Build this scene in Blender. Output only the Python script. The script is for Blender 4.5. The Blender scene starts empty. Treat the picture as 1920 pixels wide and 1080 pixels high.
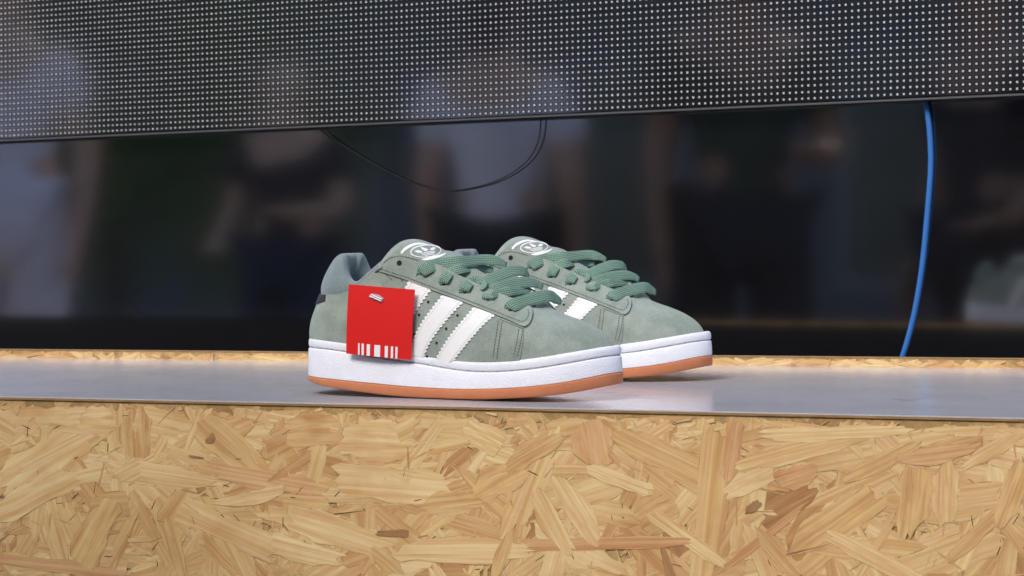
import bpy, bmesh, math, random
import numpy as np
from mathutils import Vector, Matrix
from mathutils.bvhtree import BVHTree
from mathutils.noise import noise as pnoise

scene = bpy.context.scene
COL = scene.collection
random.seed(7)
R = math.radians

# ------------------------------------------------------------------ camera
# world frame: x along the front of the display box, y into the shop, z = 0 on the grey shelf
FPX, YAW, PITCH, ROLL = 3880.0, R(20), math.atan(120 / 3880.0), math.atan(0.011)
F = Vector((-math.sin(YAW) * math.cos(PITCH), math.cos(YAW) * math.cos(PITCH), -math.sin(PITCH)))
RT0 = Vector((math.cos(YAW), math.sin(YAW), 0))
UP0 = RT0.cross(F)
RT = RT0 * math.cos(ROLL) - UP0 * math.sin(ROLL)
UP = UP0 * math.cos(ROLL) + RT0 * math.sin(ROLL)
EYE = Vector((1.816 * math.sin(YAW), -1.816 * math.cos(YAW), 0.161))
cam_data = bpy.data.cameras.new('camera')
cam = bpy.data.objects.new('camera', cam_data)
COL.objects.link(cam)
cam.matrix_world = Matrix(((RT.x, UP.x, -F.x, EYE.x), (RT.y, UP.y, -F.y, EYE.y), (RT.z, UP.z, -F.z, EYE.z), (0, 0, 0, 1)))
cam_data.sensor_width = 36.0
cam_data.lens = 36.0 * FPX / 1920.0
cam_data.clip_start, cam_data.clip_end = 0.05, 400.0
cam_data.dof.use_dof = True
cam_data.dof.focus_distance = 1.98
cam_data.dof.aperture_fstop = (cam_data.lens / 1000.0) / 0.0034 * 1.0
scene.camera = cam

# ------------------------------------------------------------------ light: an overcast street in front of the shop
SUN_EL, SUN_AZ = R(42), R(258)          # azimuth of the sun measured from +x, counter-clockwise
world = bpy.data.worlds.new('World')
scene.world = world
world.use_nodes = True
wn = world.node_tree
bg = wn.nodes['Background']
sky = wn.nodes.new('ShaderNodeTexSky')
sky.sky_type = 'NISHITA'
sky.sun_disc = False
sky.sun_elevation = SUN_EL
sky.sun_rotation = math.pi / 2 - SUN_AZ
sky.air_density, sky.dust_density, sky.ozone_density = 1.0, 3.0, 1.0
wn.links.new(sky.outputs[0], bg.inputs[0])
bg.inputs[1].default_value = 0.15
sun_data = bpy.data.lights.new('sun', 'SUN')
sun_data.energy = 1.45
sun_data.angle = R(22)
sun_data.color = (1.0, 0.98, 0.94)
sun = bpy.data.objects.new('sun', sun_data)
COL.objects.link(sun)
sun_dir = Vector((math.cos(SUN_EL) * math.cos(SUN_AZ), math.cos(SUN_EL) * math.sin(SUN_AZ), math.sin(SUN_EL)))
sun.rotation_euler = sun_dir.to_track_quat('Z', 'Y').to_euler()
sun.location = sun_dir * 20
vs = scene.view_settings
vs.view_transform, vs.look, vs.exposure, vs.gamma, vs.use_curve_mapping = 'Standard', 'None', 0.68, 1.0, False
scene.cycles.max_bounces = 6
scene.cycles.transparent_max_bounces = 8


# ------------------------------------------------------------------ helpers
def px_ray(u, v):
    return (F + RT * ((u - 960) / FPX) - UP * ((v - 540) / FPX)).normalized()


def on_plane(u, v, p, n):
    d = px_ray(u, v)
    return EYE + d * ((p - EYE).dot(n) / d.dot(n))


def on_y(u, v, y):
    return on_plane(u, v, Vector((0, y, 0)), Vector((0, 1, 0)))


def on_z(u, v, z):
    return on_plane(u, v, Vector((0, 0, z)), Vector((0, 0, 1)))


def tag(o, label=None, cat=None, group=None, kind=None):
    if label: o['label'] = label
    if cat: o['category'] = cat
    if group: o['group'] = group
    if kind: o['kind'] = kind
    return o


def link(name, me, mat=None, parent=None, smooth=False):
    o = bpy.data.objects.new(name, me)
    COL.objects.link(o)
    if mat is not None:
        for m in (mat if isinstance(mat, (list, tuple)) else [mat]):
            me.materials.append(m)
    if parent is not None:
        o.parent = parent
    if smooth:
        me.polygons.foreach_set('use_smooth', [True] * len(me.polygons))
    return o


def mesh(name, verts, faces, mat=None, parent=None, smooth=False, fix=True):
    me = bpy.data.meshes.new(name)
    me.from_pydata([tuple(v) for v in verts], [], faces)
    if fix:
        bm = bmesh.new(); bm.from_mesh(me)
        bmesh.ops.remove_doubles(bm, verts=bm.verts, dist=1e-7)
        bmesh.ops.recalc_face_normals(bm, faces=bm.faces)
        bm.to_mesh(me); bm.free()
    return link(name, me, mat, parent, smooth)


def empty(name, loc=(0, 0, 0), rz=0.0):
    o = bpy.data.objects.new(name, None)
    o.empty_display_size = 0.05
    COL.objects.link(o)
    o.location = loc
    o.rotation_euler = (0, 0, rz)
    return o


def box_data(x0, x1, y0, y1, z0, z1):
    v = [(x, y, z) for z in (z0, z1) for y in (y0, y1) for x in (x0, x1)]
    f = [(0, 2, 3, 1), (4, 5, 7, 6), (0, 1, 5, 4), (2, 6, 7, 3), (0, 4, 6, 2), (1, 3, 7, 5)]
    return v, f


def box(name, x0, x1, y0, y1, z0, z1, mat, parent=None, bevel=0.0):
    v, f = box_data(x0, x1, y0, y1, z0, z1)
    o = mesh(name, v, f, mat, parent)
    if bevel:
        m = o.modifiers.new('edge', 'BEVEL'); m.width = bevel; m.segments = 2
    return o


def spline(pts, n, closed=False):
    """Catmull-Rom through pts, resampled to n points evenly by length"""
    P = [np.array(p, float) for p in pts]
    m = len(P)
    out = []
    segs = m if closed else m - 1
    for i in range(segs):
        if closed:
            p0, p1, p2, p3 = P[(i - 1) % m], P[i], P[(i + 1) % m], P[(i + 2) % m]
        else:
            p1, p2 = P[i], P[i + 1]
            p0 = P[i - 1] if i > 0 else 2 * p1 - p2
            p3 = P[i + 2] if i + 2 < m else 2 * p2 - p1
        for k in range(16):
            t = k / 16.0
            out.append(0.5 * ((2 * p1) + (p2 - p0) * t + (2 * p0 - 5 * p1 + 4 * p2 - p3) * t * t + (3 * p1 - p0 - 3 * p2 + p3) * t ** 3))
    out.append(P[0] if closed else P[-1])
    out = np.array(out)
    L = np.concatenate([[0], np.cumsum(np.linalg.norm(np.diff(out, axis=0), axis=1))])
    q = np.linspace(0, L[-1], n + 1 if closed else n)
    r = np.stack([np.interp(q, L, out[:, k]) for k in range(out.shape[1])], -1)
    return r[:-1] if closed else r


def tube(name, pts, rad, mat, parent=None, seg=10, n=60):
    P = spline(pts, n)
    v, f = [], []
    for i in range(n):
        t = Vector(P[min(i + 1, n - 1)] - P[max(i - 1, 0)]).normalized()
        a = t.orthogonal().normalized() if i == 0 else (a - t * a.dot(t)).normalized()
        b = t.cross(a)
        for k in range(seg):
            an = 2 * math.pi * k / seg
            v.append(Vector(P[i]) + (a * math.cos(an) + b * math.sin(an)) * rad)
    for i in range(n - 1):
        for k in range(seg):
            f.append((i * seg + k, i * seg + (k + 1) % seg, (i + 1) * seg + (k + 1) % seg, (i + 1) * seg + k))
    f.append(tuple(range(seg))); f.append(tuple((n - 1) * seg + k for k in range(seg)))
    return mesh(name, v, f, mat, parent, True)


# ------------------------------------------------------------------ materials
class Mat:
    def __init__(s, name, col=(0.5, 0.5, 0.5), rough=0.6, spec=0.5, metal=0.0):
        s.m = bpy.data.materials.new(name); s.m.use_nodes = True
        s.t = s.m.node_tree; s.b = s.t.nodes['Principled BSDF']
        s.set('Base Color', (*col, 1)); s.set('Roughness', rough); s.set('Specular IOR Level', spec); s.set('Metallic', metal)

    def set(s, k, v): s.b.inputs[k].default_value = v

    def n(s, typ, **kw):
        nd = s.t.nodes.new('ShaderNode' + typ)
        for k, v in kw.items():
            if k in nd.inputs: nd.inputs[k].default_value = v
            else: setattr(nd, k, v)
        return nd

    def l(s, a, b): s.t.links.new(a, b)

    def coord(s, out='Object', scale=(1, 1, 1)):
        tc = s.n('TexCoord'); mp = s.n('Mapping'); mp.inputs['Scale'].default_value = scale
        s.l(tc.outputs[out], mp.inputs[0]); return mp.outputs[0]

    def noise(s, vec, scale, detail=3.0, rough=0.55, dist=0.0):
        nd = s.n('TexNoise', Scale=scale, Detail=detail, Roughness=rough, Distortion=dist)
        s.l(vec, nd.inputs['Vector']); return nd.outputs[0]

    def ramp(s, fac, stops):
        nd = s.n('ValToRGB'); e = nd.color_ramp.elements
        while len(e) < len(stops): e.new(0.5)
        for i, (p, c) in enumerate(stops):
            e[i].position = p; e[i].color = (*c, 1) if len(c) == 3 else c
        s.l(fac, nd.inputs[0]); return nd.outputs[0]

    def mix(s, fac, a, b, blend='MIX'):
        nd = s.n('Mix', data_type='RGBA', blend_type=blend)
        for sock, val in ((nd.inputs[0], fac), (nd.inputs[6], a), (nd.inputs[7], b)):
            if isinstance(val, bpy.types.NodeSocket): s.l(val, sock)
            else: sock.default_value = val if isinstance(val, float) else (*val, 1)
        return nd.outputs[2]

    def math(s, op, a, b=0.0):
        nd = s.n('Math', operation=op)
        for sock, val in ((nd.inputs[0], a), (nd.inputs[1], b)):
            if isinstance(val, bpy.types.NodeSocket): s.l(val, sock)
            else: sock.default_value = val
        return nd.outputs[0]

    def bump(s, h, strength=0.3, dist=0.001):
        nd = s.n('Bump', Strength=strength, Distance=dist)
        s.l(h, nd.inputs['Height']); s.l(nd.outputs[0], s.b.inputs['Normal'])

    def col(s, c): s.l(c, s.b.inputs['Base Color'])


def suede(name, a, b):
    m = Mat(name, a, 0.95, 0.15)
    v = m.coord()
    big = m.noise(v, 38, 3, 0.6); fine = m.noise(v, 1700, 2, 0.7); mid = m.noise(v, 260, 3, 0.6)
    c = m.mix(m.ramp(big, [(0.38, (0, 0, 0)), (0.62, (1, 1, 1))]), tuple(x * .93 for x in a), tuple(x * 1.05 for x in b))
    c = m.mix(m.math('MULTIPLY', m.ramp(mid, [(0.4, (0, 0, 0)), (0.7, (1, 1, 1))]), 0.22), c, tuple(x * 1.25 for x in b))
    c = m.mix(0.55, c, m.ramp(fine, [(0.3, (0.25, 0.25, 0.25)), (0.7, (0.75, 0.75, 0.75))]), 'OVERLAY')
    m.col(c)
    m.set('Sheen Weight', 0.25); m.set('Sheen Roughness', 0.5); m.set('Sheen Tint', (0.85, 0.95, 0.9, 1))
    m.bump(m.math('ADD', fine, m.math('MULTIPLY', mid, 0.8)), 0.5, 0.0005)
    return m.m


M = {}
M['suede'] = suede('sage_suede', (0.250, 0.297, 0.258), (0.288, 0.332, 0.292))
M['suede_dark'] = suede('sage_suede_perforated', (0.225, 0.270, 0.228), (0.255, 0.300, 0.258))


def mk_lining():
    m = Mat('blue_grey_lining', (0.205, 0.265, 0.27), 0.95, 0.1)
    v = m.coord()
    a = m.noise(v, 900, 2, 0.6); b = m.noise(v, 60, 3)
    m.col(m.mix(m.ramp(a, [(0.3, (0, 0, 0)), (0.7, (1, 1, 1))]), (0.16, 0.215, 0.22), (0.24, 0.30, 0.31)))
    m.set('Sheen Weight', 0.4)
    m.bump(m.math('ADD', a, b), 0.7, 0.0008)
    return m.m


M['lining'] = mk_lining()


def mk_white(name, base, pebble, rough=0.45):
    m = Mat(name, base, rough, 0.4)
    v = m.coord()
    vo = m.n('TexVoronoi', Scale=pebble); m.l(v, vo.inputs['Vector'])
    nn = m.noise(v, pebble * 0.8, 3, 0.6, 0.6)
    dirt = m.noise(v, 30, 4, 0.6)
    m.col(m.mix(m.ramp(dirt, [(0.45, (0, 0, 0)), (0.8, (1, 1, 1))]), base, tuple(x * 0.93 for x in base)))
    m.bump(m.math('ADD', vo.outputs[0], nn), 0.45, 0.0007)
    return m.m


M['midsole'] = mk_white('white_pebbled_rubber', (0.79, 0.80, 0.86), 750)
M['stripe'] = mk_white('white_leather', (0.86, 0.86, 0.86), 1400, 0.5)


def mk_gum():
    m = Mat('gum_rubber', (0.50, 0.17, 0.07), 0.55, 0.35)
    v = m.coord()
    a = m.noise(v, 40, 4, 0.6)
    m.col(m.mix(m.ramp(a, [(0.3, (0, 0, 0)), (0.7, (1, 1, 1))]), (0.55, 0.185, 0.080), (0.62, 0.23, 0.105)))
    m.bump(m.noise(v, 800, 2), 0.15, 0.0004)
    return m.m


M['gum'] = mk_gum()
M['black'] = Mat('black_leather', (0.02, 0.02, 0.023), 0.5).m
M['hole'] = Mat('dark_hole', (0.02, 0.024, 0.022), 0.9, 0.1).m  # shade inside holes put into the colour; the black cable shares it
M['thread'] = Mat('dark_green_thread', (0.115, 0.145, 0.122), 0.85, 0.2).m
M['white_thread'] = Mat('grey_white_thread', (0.55, 0.55, 0.58), 0.8, 0.2).m
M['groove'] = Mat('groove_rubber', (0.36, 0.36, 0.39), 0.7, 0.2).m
M['logo'] = Mat('white_print', (0.80, 0.81, 0.81), 0.45, 0.4).m
M['logo_pad'] = Mat('grey_green_patch', (0.235, 0.275, 0.25), 0.7, 0.3).m


def mk_lace():
    m = Mat('green_lace', (0.12, 0.25, 0.17), 0.8, 0.2)
    uv = m.n('UVMap')
    mp = m.n('Mapping'); m.l(uv.outputs[0], mp.inputs[0])
    sep = m.n('SeparateXYZ'); m.l(mp.outputs[0], sep.inputs[0])
    # braid: two diagonal families of raised strands (uv in millimetres)
    d1 = m.math('SINE', m.math('MULTIPLY', m.math('ADD', sep.outputs[0], m.math('MULTIPLY', sep.outputs[1], 0.8)), 2.0))
    d2 = m.math('SINE', m.math('MULTIPLY', m.math('SUBTRACT', sep.outputs[0], m.math('MULTIPLY', sep.outputs[1], 0.8)), 2.0))
    h = m.math('MULTIPLY', d1, d2)
    hh = m.math('ADD', m.math('MULTIPLY', h, 0.5), 0.5)
    m.col(m.ramp(hh, [(0.08, (0.075, 0.150, 0.108)), (0.5, (0.185, 0.305, 0.235)), (0.95, (0.30, 0.43, 0.355))]))
    m.bump(hh, 0.8, 0.0008)
    return m.m


M['lace'] = mk_lace()


def mk_shelf():
    m = Mat('grey_laminate', (0.30, 0.305, 0.335), 0.30, 0.5)
    v = m.coord()
    a = m.noise(v, 9, 4, 0.6); b = m.noise(v, 900, 2, 0.7); c = m.noise(m.coord('Object', (1, 6, 1)), 60, 4, 0.7)
    col = m.mix(m.ramp(a, [(0.35, (0, 0, 0)), (0.65, (1, 1, 1))]), (0.50, 0.508, 0.545), (0.56, 0.565, 0.60))
    col = m.mix(0.5, col, m.ramp(b, [(0.3, (0.35, 0.35, 0.35)), (0.72, (0.68, 0.68, 0.68))]), 'OVERLAY')
    m.col(col)
    r = m.ramp(c, [(0.3, (0.11, 0.11, 0.11)), (0.7, (0.16, 0.16, 0.16))])
    m.l(r, m.b.inputs['Roughness'])
    m.bump(b, 0.12, 0.0004)
    return m.m


M['shelf'] = mk_shelf()


def mk_edge():
    m = Mat('brown_board_edge', (0.20, 0.115, 0.05), 0.8, 0.2)
    v = m.coord('Object', (1, 1, 8))
    a = m.noise(v, 60, 5, 0.7)
    m.col(m.ramp(a, [(0.3, (0.22, 0.125, 0.055)), (0.6, (0.36, 0.22, 0.10)), (0.8, (0.48, 0.31, 0.16))]))
    m.bump(a, 0.5, 0.001)
    return m.m


M['edge'] = mk_edge()


def mk_strand(name, tones):
    """wood strand: grain runs along u of the UV map (metres); tone changes from strand to strand"""
    m = Mat(name, (0.6, 0.4, 0.2), 0.55, 0.35)
    uv = m.n('UVMap'); oi = m.n('ObjectInfo'); at = m.n('Attribute', attribute_name='tone')
    rnd = m.math('FRACT', m.math('ADD', oi.outputs['Random'], at.outputs['Fac']))
    off = m.n('CombineXYZ'); m.l(m.math('MULTIPLY', rnd, 31.7), off.inputs[0]); m.l(m.math('MULTIPLY', rnd, 17.3), off.inputs[1])
    m.l(m.math('MULTIPLY', rnd, 53.0), off.inputs[2])
    add = m.n('VectorMath', operation='ADD'); m.l(uv.outputs[0], add.inputs[0]); m.l(off.outputs[0], add.inputs[1])

    def mapped(sc):
        mp = m.n('Mapping'); mp.inputs['Scale'].default_value = sc; m.l(add.outputs[0], mp.inputs[0]); return mp.outputs[0]
    fib = m.noise(mapped((14, 420, 1)), 1.0, 5, 0.65)
    ring = m.noise(mapped((7, 110, 1)), 1.0, 5, 0.55, 1.6)
    blot = m.noise(mapped((22, 40, 1)), 1.0, 4, 0.6)
    base = m.ramp(rnd, tones)
    c = m.mix(m.ramp(ring, [(0.46, (0, 0, 0)), (0.64, (1, 1, 1))]), base, m.mix(1.0, base, (0.88, 0.76, 0.60), 'MULTIPLY'))
    c = m.mix(m.math('MULTIPLY', m.ramp(blot, [(0.55, (0, 0, 0)), (0.85, (1, 1, 1))]), 0.55), c, m.mix(1.0, c, (0.78, 0.60, 0.42), 'MULTIPLY'))
    c = m.mix(0.6, c, m.ramp(fib, [(0.3, (0.27, 0.27, 0.27)), (0.7, (0.72, 0.72, 0.72))]), 'OVERLAY')
    ed = m.n('Attribute', attribute_name='edge')
    e = m.math('MULTIPLY', m.math('SUBTRACT', 1.0, ed.outputs['Fac']), m.ramp(m.noise(mapped((130, 130, 1)), 1.0, 3, 0.6), [(0.47, (0, 0, 0)), (0.60, (1, 1, 1))]))
    c = m.mix(m.math('MULTIPLY', e, 0.7), c, (0.10, 0.058, 0.025))
    ge = m.n('NewGeometry'); bl = m.n('TexNoise', Scale=11.0, Detail=4.0, Roughness=0.65); m.l(ge.outputs['Position'], bl.inputs['Vector'])
    c = m.mix(m.ramp(bl.outputs[0], [(0.38, (1, 1, 1)), (0.55, (0, 0, 0))]), c, m.mix(1.0, c, (0.90, 0.84, 0.78), 'MULTIPLY'))
    hs = m.n('HueSaturation', Saturation=0.94); m.l(c, hs.inputs['Color']); c = hs.outputs[0]
    m.col(c)
    m.bump(m.math('ADD', fib, m.math('MULTIPLY', ring, 0.6)), 0.35, 0.0006)
    return m.m


M['strand'] = mk_strand('wood_strand', [(0.0, (0.70, 0.465, 0.19)), (0.22, (0.76, 0.53, 0.235)), (0.42, (0.66, 0.42, 0.165)), (0.6, (0.79, 0.57, 0.275)), (0.74, (0.62, 0.36, 0.135)), (0.86, (0.72, 0.48, 0.20)), (0.94, (0.56, 0.31, 0.11)), (1.0, (0.42, 0.215, 0.075))])
M['strand_pale'] = mk_strand('pale_wood_strand', [(0.0, (0.76, 0.53, 0.235)), (1.0, (0.79, 0.57, 0.275))])
M['strand_orange'] = mk_strand('orange_wood_strand', [(0.0, (0.68, 0.40, 0.175)), (1.0, (0.65, 0.375, 0.155))])
M['strand_tan'] = mk_strand('tan_wood_strand', [(0.0, (0.70, 0.455, 0.18)), (1.0, (0.66, 0.42, 0.165))])
M['strand_brown'] = mk_strand('brown_wood_strand', [(0.0, (0.40, 0.22, 0.09)), (1.0, (0.34, 0.18, 0.07))])


M['gap'] = Mat('painted_gap_shade', (0.085, 0.045, 0.02), 0.9, 0.1).m  # shade inside the board's gaps, given as a dark colour


def mk_osb():
    m = Mat('strand_board_core', (0.4, 0.25, 0.1), 0.75, 0.2)
    v = m.coord()
    vo = m.n('TexVoronoi', Scale=38.0); m.l(v, vo.inputs['Vector'])
    a = m.noise(v, 120, 5, 0.7)
    c = m.mix(vo.outputs['Color'], (0.34, 0.20, 0.08), (0.60, 0.40, 0.18))
    m.col(m.mix(0.5, c, m.ramp(a, [(0.3, (0.2, 0.2, 0.2)), (0.7, (0.75, 0.75, 0.75))]), 'OVERLAY'))
    m.bump(a, 0.5, 0.001)
    return m.m


M['osb'] = mk_osb()
M['tag_red'] = Mat('red_card', (0.66, 0.016, 0.014), 0.38, 0.45).m
M['tag_white'] = Mat('white_print_on_card', (0.80, 0.80, 0.82), 0.45, 0.4).m


def mk_clear():
    m = Mat('clear_plastic', (0.85, 0.82, 0.82), 0.2, 0.6)
    m.set('Transmission Weight', 0.6); m.set('IOR', 1.45)
    return m.m


M['clear'] = mk_clear()
M['led_mask'] = Mat('dark_grey_led_mask', (0.014, 0.014, 0.016), 0.08, 0.5)
M['led_mask'].set('IOR', 4.5)
M['led_mask'] = M['led_mask'].m
M['led_house'] = Mat('black_led_housing', (0.004, 0.004, 0.005), 0.12, 0.5)
M['led_house'].set('IOR', 3.2)
M['led_house'] = M['led_house'].m
M['led_white'] = Mat('white_led_lens', (0.62, 0.62, 0.65), 0.4, 0.4)
M['led_white'].col(M['led_white'].ramp(M['led_white'].noise(M['led_white'].coord(), 170, 2, 0.8), [(0.3, (0.40, 0.41, 0.44)), (0.7, (0.66, 0.66, 0.68))]))
M['led_white'] = M['led_white'].m
M['alu'] = Mat('dark_aluminium', (0.16, 0.16, 0.17), 0.35, 0.5, 0.6).m


def mk_panel():
    m = Mat('black_mirror', (0.004, 0.004, 0.005), 0.07, 0.5)
    m.set('IOR', 4.5)  # reflectivity set above real glass so the added panel mirrors the street brightly
    return m.m


M['panel'] = mk_panel()
M['blue'] = Mat('blue_cable_jacket', (0.035, 0.17, 0.52), 0.42, 0.5).m
M['cable'] = Mat('black_cable_jacket', (0.018, 0.018, 0.02), 0.4, 0.5).m
M['scratch'] = Mat('dark_scratch', (0.05, 0.05, 0.06), 0.8).m


def mk_ground():
    m = Mat('grey_paving', (0.20, 0.20, 0.20), 0.85, 0.2)
    v = m.coord()
    a = m.noise(v, 3, 5, 0.6)
    m.col(m.ramp(a, [(0.3, (0.13, 0.13, 0.135)), (0.7, (0.23, 0.225, 0.22))]))
    m.bump(m.noise(v, 120, 4), 0.3, 0.004)
    return m.m


M['ground'] = mk_ground()

# ------------------------------------------------------------------ the setting
FLOOR = -0.67
tag(mesh('pavement', [(-60, -40, FLOOR), (60, -40, FLOOR), (60, 40, FLOOR), (-60, 40, FLOOR)], [(0, 1, 2, 3)], M['ground']), 'grey paving in front of the shop window', kind='structure')

# mirror panel added to carry the front window's reflections, parallel to the LED screen
LA = R(7)
LX = Vector((math.cos(LA), -math.sin(LA), 0)); LN = Vector((-math.sin(LA), -math.cos(LA), 0))
LED0 = EYE + Vector((-math.sin(YAW), math.cos(YAW), 0)) * 3.42; LED0.z = 0
pc = LED0 - LN * 0.030
bp = box('mirror_panel', -6.0, 6.0, 0.002, 0.03, FLOOR - 0.36, 0.85, M['panel'])
bp.location = (pc.x, pc.y, 0.334); bp.rotation_euler = (R(-1.6), 0, -LA)
tag(bp, 'added black mirror panel carrying the shop window reflections behind the shelf', 'panel')

# ---- LED screen: cabinet of modules, 32 x 16 lamps of 10 mm pitch each
PITCH_MM = 0.010
led = empty('led_display', (LED0.x, LED0.y, 0.334), -LA)
led.rotation_euler = (R(-1.6), R(-0.40), -LA)
tag(led, 'unlit black LED screen with rows of white lamps above the sneakers', 'led screen')
NX, NZ, PX = 32, 16, PITCH_MM


def led_module():
    w, h = NX * PX, NZ * PX
    g = 0.0003
    v, f = box_data(g, w - g, 0.0, 0.012, g, h - g)
    hv, hf, lv, lf = [], [], [], []

    def pad(vv, ff, cx, cz, r, y0, y1, sh=0.85):
        b = len(vv)
        vv += [(cx - r, y1, cz - r), (cx + r, y1, cz - r), (cx + r, y1, cz + r), (cx - r, y1, cz + r)]
        vv += [(cx - r * sh, y0, cz - r * sh), (cx + r * sh, y0, cz - r * sh), (cx + r * sh, y0, cz + r * sh), (cx - r * sh, y0, cz + r * sh)]
        ff += [(b + 4, b + 5, b + 6, b + 7), (b, b + 1, b + 5, b + 4), (b + 1, b + 2, b + 6, b + 5), (b + 2, b + 3, b + 7, b + 6), (b + 3, b, b + 4, b + 7)]
    for i in range(NX):
        for k in range(NZ):
            cx, cz = (i + 0.5) * PX, (k + 0.5) * PX
            pad(hv, hf, cx, cz, 0.0034, -0.0008, 0.0, 0.95)
            j = random.uniform(-0.0001, 0.0001)
            pad(lv, lf, cx + j, cz - j, 0.00148, -0.0014, -0.0008, 0.86)
    return (v, f), (hv, hf), (lv, lf)


(mv, mf), (hv, hf), (lv, lf) = led_module()


def raw(name, v, f, mat):
    me = bpy.data.meshes.new(name); me.from_pydata(v, [], f); me.materials.append(mat); return me


me_m, me_h, me_l = raw('module_plate', mv, mf, M['led_mask']), raw('lamp_housings', hv, hf, M['led_house']), raw('lamp_lenses', lv, lf, M['led_white'])
for ix in range(-5, 4):
    for iz in range(0, 4):
        mo = bpy.data.objects.new('led_module', me_m); COL.objects.link(mo); mo.parent = led
        mo.location = (ix * NX * PX + 0.03, 0, 0.006 + iz * NZ * PX)
        for nm, me_ in (('lamp_housing_field', me_h), ('lamp_field', me_l)):
            o = bpy.data.objects.new(nm, me_); COL.objects.link(o); o.parent = mo; o['kind'] = 'stuff'
xl, xr, zt = -5 * NX * PX + 0.03, 4 * NX * PX + 0.03, 0.006 + 4 * NZ * PX
box('cabinet', xl, xr, 0.0121, 0.0300, 0.0, zt, M['cable'], led)
box('bottom_trim', xl, xr, -0.0022, 0.0120, 0.0012, 0.0040, M['alu'], led)
box('top_trim', xl, xr, -0.0022, 0.0120, zt + 0.0005, zt + 0.004, M['alu'], led)

# ---- cables hanging from the screen between the shelf and the panel
cp = LED0 - LN * 0.022
tube('blue_cable', [on_plane(u, v, cp, LN) for u, v in ((1722, 150), (1737, 200), (1744, 260), (1745, 320), (1738, 410), (1729, 500), (1714, 590), (1692, 670), (1655, 770))] + [Vector((-0.04, 1.38, -0.5)), Vector((-0.10, 1.37, FLOOR + 0.006)), Vector((-0.4, 1.3, FLOOR + 0.006))], 0.0042, M['blue'])
tag(bpy.data.objects['blue_cable'], 'blue cable hanging from the LED screen down behind the shelf', 'cable')
tube('black_cable', [on_plane(u, v, cp, LN) for u, v in ((585, 225), (612, 252), (660, 284), (720, 318), (780, 345), (840, 357), (900, 349), (950, 330), (990, 300), (1010, 262), (1015, 215))], 0.0010, M['hole'])
tag(bpy.data.objects['black_cable'], 'thin black cable sagging in a loop below the LED screen', 'cable')

# ------------------------------------------------------------------ display box
plinth = empty('display_plinth', (0, 0, FLOOR))
tag(plinth, 'strand board display box with a grey top carrying the sneakers', 'display box')


def pbox(name, x0, x1, y0, y1, z0, z1, mat, bevel=0.0):
    o = box(name, x0, x1, y0, y1, z0 - FLOOR, z1 - FLOOR, mat, plinth, bevel)
    return o


WX0, WX1 = -5.5, 1.9
shelf = pbox('shelf_top', WX0, WX1, 0.0012, 0.62, -0.0010, 0.0, M['shelf'])
core = pbox('shelf_core', WX0, WX1, 0.0, 0.62, -0.0030, -0.0011, M['edge'])
front = pbox('front_board', WX0, WX1, 0.0015, 0.018, FLOOR, -0.0031, M['osb'])
rear = empty('rear_board', (0, 0, 0)); rear.parent = plinth
ro = box('board', -1.2, 1.6, 0.0, 0.010, -0.6, 0.0092, M['osb'], rear)
rt = box('board_edge', -1.2, 1.6, -0.0004, 0.0104, 0.0094, 0.0106, M['edge'], rear)
pbox('added_back_board', WX0, WX1, 0.6215, 0.632, FLOOR, -0.0002, M['cable'])  # unseen black board, added to darken the mirrored back of the box
rear.location = (-0.20, 0.5425, -FLOOR); rear.rotation_euler = (0, 0, R(2.2))

# scratch in the grey top
sp = spline([on_z(u, v, 0.0) - Vector((0, 0, FLOOR)) for u, v in ((1663, 751), (1680, 748), (1697, 751), (1716, 750), (1733, 746), (1752, 743))], 24)
sv, sf = [], []
for i, p in enumerate(sp):
    hw = 0.0022 * (0.25 + abs(pnoise(Vector((i * 0.7, 3, 1))))) * math.sin(math.pi * (i + 0.6) / 24.5)
    sv += [(p[0], p[1] - hw - 0.001 * random.random(), p[2] + 0.0003), (p[0], p[1] + hw, p[2] + 0.0003)]
for i in range(23): sf.append((2 * i, 2 * i + 2, 2 * i + 3, 2 * i + 1))
mesh('scratch', sv, sf, M['scratch'], plinth)


# ---- strands of the board
def strand_shape(rng, L, W, ragged=1.0):
    """outline of one flake with splintered ends, long axis x, metres"""
    n = 8
    top, bot = [], []
    skew = rng.uniform(-0.3, 0.3) * W
    bow = rng.uniform(-0.14, 0.14) * W
    tp0, tp1 = rng.uniform(0.2, 1.0), rng.uniform(0.2, 1.0)
    s1, s2 = rng.uniform(0, 9), rng.uniform(0, 9)
    for i in range(n):
        t = i / (n - 1)
        taper = 1 - (1 - tp0) * max(0, 1 - t * 3.5) - (1 - tp1) * max(0, t * 3.5 - 2.5)
        mid = bow * math.sin(math.pi * t)
        j = 0.07 * W * ragged
        top.append(((t - 0.5) * L + skew * 0.5, mid + 0.5 * W * taper + rng.uniform(-j, j) + 0.06 * W * math.sin(s1 + 5 * t)))
        bot.append(((t - 0.5) * L - skew * 0.5, mid - 0.5 * W * taper + rng.uniform(-j, j) + 0.06 * W * math.sin(s2 + 6 * t)))

    def end(a, b, sgn):
        r = []
        for q in (0.2, 0.4, 0.6, 0.8):
            r.append((a[0] + (b[0] - a[0]) * q + sgn * min(0.10 * L, 0.45 * W) * rng.uniform(-0.4, 1.0), a[1] + (b[1] - a[1]) * (q + rng.uniform(-.06, .06))))
        return r
    return bot + end(bot[-1], top[-1], 1) + top[::-1] + end(top[0], bot[0], -1)


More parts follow.
